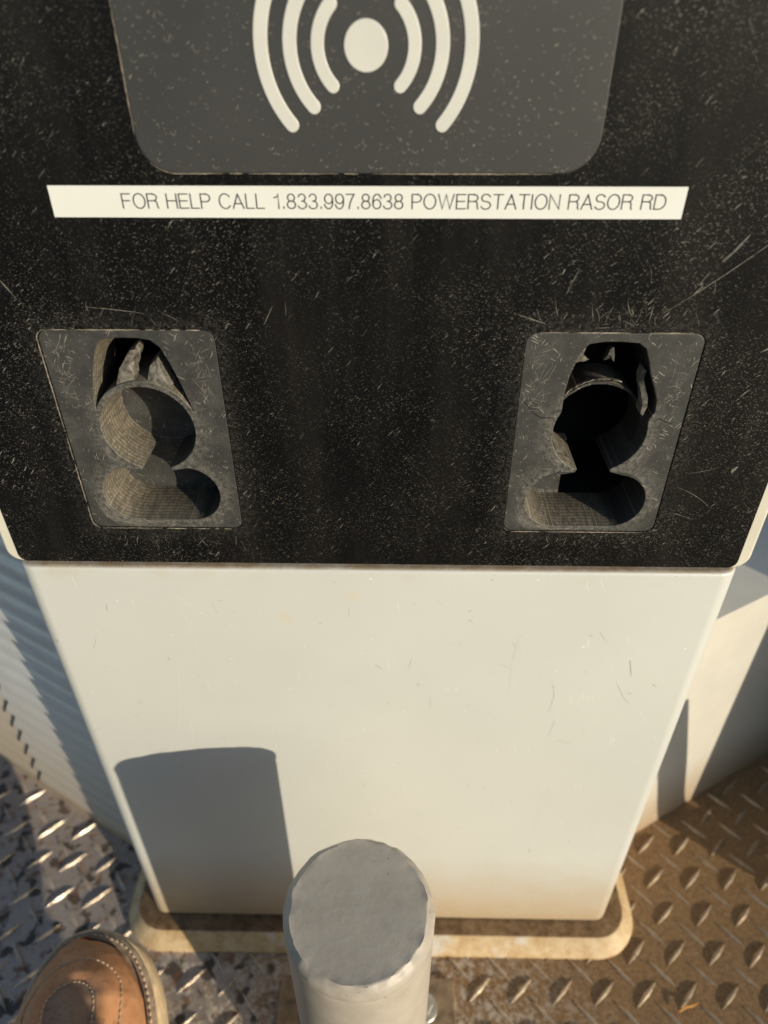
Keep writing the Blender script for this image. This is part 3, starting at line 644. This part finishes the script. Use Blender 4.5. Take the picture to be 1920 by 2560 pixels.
for sx in (-1, 1):
    for sy in (-1, 1):
        bx, by = BX+sx*.0415, BY+sy*.047
        V, F = loft([[(bx+r_*math.cos(2*PI*i/28), by+r_*math.sin(2*PI*i/28), z) for i in range(28)] for r_, z in ((.0108, .009), (.0108, .0102), (.0103, .0107), (.004, .0107))])
        b_ = mesh('bolt', V, F, 'zinc', bol)
        V, F = loft([[(bx+r_*math.cos(2*PI*i/6), by+r_*math.sin(2*PI*i/6), z) for i in range(6)] for r_, z in ((.0072, .0106), (.0072, .0150), (.0064, .0158))])
        mesh('nut', V, F, 'zinc', b_, smooth=20)

# ------------------------------------------------------------------ cabinets either side behind the pedestal
lc = thing('louvred_cabinet', 'tall pale metal cabinet with horizontal louvre slats left of the charger', 'cabinet', (-.5, .6, 0))
dL = Vector((-.1651, .0911, 0)).normalized(); nL = Vector((-dL.y*-1, dL.x*1, 0)); nL = Vector((-.4831, -.8756, 0))
AL = Vector((-.2308, .0658, 0))
def WLp(x, out=0.0, z=0.0):
    t = (x-AL.x)/dL.x; p = AL+dL*t+nL*out; return (p.x, p.y, z)
def prism(P, z0, z1):
    n = len(P); return [(x, y, z0) for x, y in P]+[(x, y, z1) for x, y in P], [tuple(range(n-1, -1, -1)), tuple(range(n, 2*n))]+[(i, (i+1) % n, n+(i+1) % n, n+i) for i in range(n)]
a = WLp(-.178, -.0075); b = WLp(-.80, -.0075)
V, F = prism([a[:2], b[:2], (-.80, .95), (-.178, .95)], 0, .62); mesh('body', V, F, 'cab', lc, smooth=0)
a = WLp(-.178, 0); b = WLp(-.80, 0); a2 = WLp(-.178, -.005); b2 = WLp(-.80, -.005)
V, F = prism([a[:2], b[:2], b2[:2], a2[:2]], 0, .0325); mesh('kick_strip', V, F, 'cab', lc, smooth=0)
PITCH = .0204
def slat_me(xa, xb):
    prof = [(.0060, .0335), (.0064, .0341), (.0060, .0355), (.0036, .0385), (.0014, .0420), (.0002, .0460), (-.0004, .0500), (-.0008, .0530), (-.0010, .0560), (-.0035, .0560), (-.0035, .0335)]
    prof = [(o, z-.0335) for o, z in prof]
    V = []; n = len(prof)
    for x in (xa, xb):
        for o, z in prof: V.append(WLp(x, o, z))
    F = [(i, (i+1) % n, n+(i+1) % n, n+i) for i in range(n)]+[tuple(range(n-1, -1, -1)), tuple(range(n, 2*n))]
    me = bpy.data.meshes.new('slat'); me.from_pydata(V, [], F)
    bm = bmesh.new(); bm.from_mesh(me); bmesh.ops.recalc_face_normals(bm, faces=bm.faces); bm.to_mesh(me); bm.free()
    me.materials.append(M['slat']); me.polygons.foreach_set('use_smooth', [True]*len(me.polygons)); me.set_sharp_from_angle(angle=R(40)); return me
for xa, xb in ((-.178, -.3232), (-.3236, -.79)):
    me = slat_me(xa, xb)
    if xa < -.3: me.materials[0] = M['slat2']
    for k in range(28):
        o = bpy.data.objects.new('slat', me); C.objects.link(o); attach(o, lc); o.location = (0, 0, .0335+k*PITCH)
gp = []
for k in range(28):
    for o, z in ((.0064, .0000), (.0065, .0012), (.0038, .0050), (.0016, .0086), (.0004, .0126), (-.0002, .0166), (-.0006, .0196)): gp.append((o+.0013, .0335+k*PITCH+z))
V = [WLp(x, o, z) for o, z in gp for x in (-.3227, -.3240)]+[WLp(x, -.006, z) for o, z in gp for x in (-.3227, -.3240)]; n = len(gp); F = []
for k in range(n-1):
    F += [(2*k, 2*k+1, 2*k+3, 2*k+2), (2*k, 2*k+2, 2*n+2*k+2, 2*n+2*k), (2*k+1, 2*n+2*k+1, 2*n+2*k+3, 2*k+3)]
mesh('seam_gasket', V, F, 'dark', lc, smooth=50)
rc = thing('low_cabinet', 'low cream metal cabinet with plain wall right of the charger', 'cabinet', (.5, .6, 0))
V, F = prism([(.178, wallR(.178)), (.80, wallR(.80)), (.80, .95), (.178, .95)], 0, .2790)
mesh('body', V, F, 'cab', rc, smooth=0)
V, F = prism([(.176, wallR(.176)-.0012), (.80, wallR(.80)-.0012), (.80, .96), (.176, .96)], .2794, .2818); mesh('top_panel', V, F, 'cab', rc, smooth=0)

# ------------------------------------------------------------------ unseen shadow casters on the right: cable stub and sky-blocking box
path = smooth_path([(.500, .040, .030), (.480, .034, .028), (.458, .016, .0200), (.4400, -.006, .018), (.4250, -.0286, .045), (.4057, -.0488, .137), (.3898, -.0655, .212), (.3850, -.0710, .236)], 8)
V, F = tube(path, .0163, 14); cb = mesh('charging_cable', V, F, 'rubber', smooth=60); tag(cb, 'severed thick black charging cable standing up from the deck beside the low cabinet', 'cable')
col = thing('shade_block', 'unseen dark box at far right, casting the wall shadow, enlarged to cut sky light', 'cabinet', (.78, .08, 0))  # unseen object known only by its shadow; size and closeness chosen to block sky
V, F = boxl(.472, 1.10, -.0447, .200, [(0, .012), (0, 2.2)], .006, 5); mesh('body', V, F, 'steel', col)
V, F = boxl(.468, 1.11, -.05, .205, [(0, 0.0003), (0, .012)], .01, 4); mesh('foot_plate', V, F, 'steel', col)

# ------------------------------------------------------------------ person: only the toe of one shoe is in the picture
per = thing('person', 'person standing at lower left with tan leather moc-toe shoe tipped up on its heel', 'person', (-.165, -.30, 0))
SLP = .25; z_of = lambda y: .100+SLP*(y+.045)
nS = Vector((0, -SLP, 1)).normalized(); dS = nS.dot(Vector((0, -.045, .100)))
outl_px = [(402, 2560), (397, 2510), (390, 2460), (376, 2420), (360, 2385), (341, 2356), (312, 2336), (280, 2324), (246, 2319), (213, 2321), (185, 2327), (160, 2342), (139, 2362), (116, 2387), (95, 2411), (80, 2440), (66, 2469), (49, 2508), (35, 2547)]
top = [from_px(x, y, nS, dS) for x, y in outl_px]
tip = from_px(232, 2318, nS, dS); ax = (Vector((-.150, -.300, z_of(-.300)))-tip).normalized(); lat = ax.cross(nS).normalized()
if lat.x < 0: lat = -lat
loc2 = [((p-tip).dot(ax), (p-tip).dot(lat)) for p in top]      # (distance back from the toe, sideways)
rightS = sorted([q for q in loc2[:9]], key=lambda q: q[0]); leftS = sorted([q for q in loc2[9:]], key=lambda q: q[0])
def interp(T, s_):
    if s_ <= T[0][0]: return T[0][1]
    for (a, b), (c, d) in zip(T[:-1], T[1:]):
        if s_ <= c: return b+(d-b)*(s_-a)/(c-a)
    return T[-1][1]
rw, lw = rightS[-1], leftS[-1]
def add_back(T, last, sg):
    T += [(last[0]+.03, last[1]+sg*.003), (.15, sg*.040), (.20, sg*.034), (.25, sg*.035), (.278, sg*.026), (.290, sg*.010)]
    T.sort(); return T
rightS = add_back(rightS, rw, 1); leftS = add_back(leftS, lw, -1)
s0 = min(rightS[0][0], leftS[0][0]); 
N = 80; st = [s0+(.290-s0)*(0.5-0.5*math.cos(PI*min(1, k/N)**.85)) for k in range(N+1)]
def edges(s_):
    if s_ < rightS[0][0]: r_ = rightS[0][1]
    else: r_ = interp(rightS, s_)
    if s_ < leftS[0][0]: l_ = leftS[0][1]
    else: l_ = interp(leftS, s_)
    return l_, r_
def SP(s_, u, h): return tip+ax*s_+lat*u+nS*h
def outline(inset):
    P = []
    for s_ in st:
        l_, r_ = edges(s_); P.append((s_, r_))
    for s_ in reversed(st):
        l_, r_ = edges(s_); P.append((s_, l_))
    # smooth and inset
    n = len(P)
    for _ in range(6): P = [((P[i-1][0]+2*P[i][0]+P[(i+1) % n][0])/4, (P[i-1][1]+2*P[i][1]+P[(i+1) % n][1])/4) for i in range(n)]
    out = []
    for i in range(n):
        a, b = Vector(P[i-1]), Vector(P[(i+1) % n]); d = (b-a)
        d = d.normalized() if d.length > 1e-9 else Vector((1, 0)); nn = Vector((-d.y, d.x))
        out.append((P[i][0]-nn.x*inset*INS, P[i][1]-nn.y*inset*INS))
    return out
INS = 1
_c = outline(0); _i = outline(.005)
if sum(abs(q[1]) for q in _i) > sum(abs(q[1]) for q in _c): INS = -1
def shoe_ring(inset, h, bend=0): return [SP(s_, u, h) for s_, u in outline(inset)]
shoe = mesh('shoe', *loft([shoe_ring(.0008, -.026), shoe_ring(0, -.024), shoe_ring(-.0004, -.012), shoe_ring(0, -.003), shoe_ring(.0012, -.0008), shoe_ring(.009, -.0004)]), 'sole', per, smooth=40)
shoe['label'] = 'tan crepe rubber sole of the shoe'
mesh('welt', *loft([shoe_ring(.0022, -.0006), shoe_ring(.0026, .0022), shoe_ring(.0040, .0032), shoe_ring(.0072, .0032), shoe_ring(.0076, 0)]), 'welt', shoe, smooth=40)
# welt stitches
path_ = outline(.0050); st_ = []; acc = 0; last = None
for i in range(len(path_)-1):
    a, b = Vector(path_[i]), Vector(path_[i+1]); L = (b-a).length
    if L < 1e-6: continue
    t = 0
    while acc+L-t*L >= .0042:
        t += (.0042-acc)/L if acc else .0042/L
        acc = 0
        if t > 1: break
        p = a.lerp(b, t); d = (b-a).normalized()
        P0 = SP(p.x-d.x*.0014, p.y-d.y*.0014, .0032); P1_ = SP(p.x, p.y, .0040); P2 = SP(p.x+d.x*.0014, p.y+d.y*.0014, .0032)
        st_.append(tube([P0, P1_, P2], [.0004, .0007, .0004], 6))
    acc += (1-min(t, 1))*L
k_ = mesh('stitching', *join(st_), 'thread', shoe, smooth=60); k_['kind'] = 'stuff'
# leather upper with padded U-shaped toe seam
def su(px, py, h):
    p = from_px(px, py, nS, dS+h)-tip; return p.dot(ax), p.dot(lat)
_t = su(200, 2400, .040); _r = su(278, 2520, .048)
_l = su(62, 2540, .034); US = _t[0]; UC = (_l[1]+_r[1])/2; UR = (_r[1]-_l[1])/2
def useam(s_, u):
    u = u-UC-.0; 
    return (abs(u)-UR) if s_ > US+UR*.9 else (math.hypot((s_-(US+UR*.9))*1.05, u)-UR)
def Hs(s_): return .043*min(1, max(0, (s_-s0-.004)/.045))**.55+.010*min(1, max(0, (s_-.05)/.08))+.045*min(1, max(0, (s_-.13)/.1))**1.4
V = []; F = []; fm = []; NU = 56
sts = [s0+.0075+(.278-s0)*(k/110)**1.25 for k in range(111)]
for s_ in sts:
    l_, r_ = edges(s_-.0076); wid = r_-l_
    ins = min(.0078, wid*.12); l2, r2 = l_+ins, r_-ins
    k0 = min(1, max(.15, (s_-s0-.0070)/.006)); mid = (l2+r2)/2; hw = (r2-l2)/2*(k0**.5)
    for j in range(NU+1):
        ph = PI*j/NU; u = mid-hw*math.cos(ph)*abs(math.cos(ph))**-.08 if abs(math.cos(ph)) > 1e-6 else mid
        h = Hs(s_)*math.sin(ph)**.62
        d = useam(s_, u)
        if s_ < .22:
            f_ = min(1, max(0, h/.02))
            h += f_*(.0024*math.exp(-((d+.0060)/.0045)**2)-.0013*math.exp(-(d/.0012)**2)-.0012/(1+math.exp((d+.0125)/.0008)))
        h += .0004*noise.noise(Vector((s_*90, u*90, 0)))*min(1, h/.01)
        V.append(SP(s_, u, h+.0008))
for k in range(len(sts)-1):
    for j in range(NU):
        F.append((k*(NU+1)+j, k*(NU+1)+j+1, (k+1)*(NU+1)+j+1, (k+1)*(NU+1)+j))
        s_ = (sts[k]+sts[k+1])/2; p = V[k*(NU+1)+j]; u = (p-tip).dot(lat); fm.append(1 if useam(s_, u) < -.0125 and s_ < .2 else 0)
from mathutils.bvhtree import BVHTree
bv = BVHTree.FromPolygons([tuple(v) for v in V], F)
up_ = mesh('upper', V, F, 'leather', shoe, smooth=80, mats=['leather', 'leather2'], fm=fm); up_['label'] = 'tan leather upper with raised toe seam'
# seam stitches follow the U
st_ = []
def on_up(s_, u):
    r_ = bv.ray_cast(SP(s_, u, .15), -nS); return r_[0]
def stitch_line(off, ln, step, rad):
    P = []; s1 = .115
    n1 = int((s1-US-UR*.9)/step)
    for k in range(n1): P.append((s1-k*step, UC+UR+off))
    m = int(PI*(UR+off)/step)
    for k in range(m+1):
        t = PI*k/m; P.append((US+UR*.9-(UR+off)*math.sin(t)/1.05, UC+(UR+off)*math.cos(t)))
    for k in range(n1): P.append((US+UR*.9+k*step, UC-UR-off))
    for a, b in zip(P[:-1], P[1:]):
        q0, q1 = Vector(a), Vector(b); d = (q1-q0)*ln
        c0 = (q0+q1)/2-d/2; c1 = (q0+q1)/2+d/2
        h0, h1 = on_up(*c0), on_up(*c1)
        if h0 and h1: st_.append(tube([h0+nS*.0001, (h0+h1)/2+nS*.0006, h1+nS*.0001], [.0004, rad, .0004], 6))
stitch_line(.0012, .66, .0036, .0005); stitch_line(-.0132, .5, .0030, .00035)
k_ = mesh('seam_stitching', *join(st_), 'thread', shoe, smooth=60); k_['kind'] = 'stuff'
# trousers: shin rising behind the camera's lower edge, thigh going back; second leg behind
def leg(path, rad, name):
    V, F = tube(smooth_path(path, 6), None or [rad[min(len(rad)-1, i//6)]+(rad[min(len(rad)-1, i//6+1)]-rad[min(len(rad)-1, i//6)])*((i % 6)/6) for i in range((len(path)-1)*6+1)], 24)
    return mesh(name, V, F, 'jean', per, smooth=60)
leg([(-.158, -.285, .035), (-.160, -.290, .16), (-.165, -.285, .32), (-.170, -.290, .46), (-.180, -.40, .52), (-.19, -.62, .55), (-.17, -.78, .60)], [.062, .060, .066, .070, .082, .09, .10], 'trouser_leg')
leg([(.105, -.465, .03), (.10, -.455, .14), (.08, -.46, .30), (.03, -.46, .42), (-.06, -.56, .50), (-.09, -.70, .55), (-.10, -.78, .60)], [.070, .067, .068, .072, .082, .09, .10], 'trouser_leg')
V, F = loft([[( .115+r_*math.cos(2*PI*i/24)*.62+.0, -.50+r_*math.sin(2*PI*i/24)*1.5, z) for i in range(24)] for r_, z in ((.082, .0), (.084, .02), (.078, .025), (.072, .05), (.045, .07))])
mesh('rear_shoe', V, F, 'leather', per, smooth=40)

# ------------------------------------------------------------------ litter
V, F = tube([(.2325, -.0600, .0022), (.2390, -.0570, .0040), (.2440, -.0560, .0028), (.2500, -.0535, .0016)], [.0006, .0009, .0007, .0003], 6)
tag(mesh('dry_straw', V, F, 'straw'), 'short orange dry straw lying on the tread plate at right', 'straw')
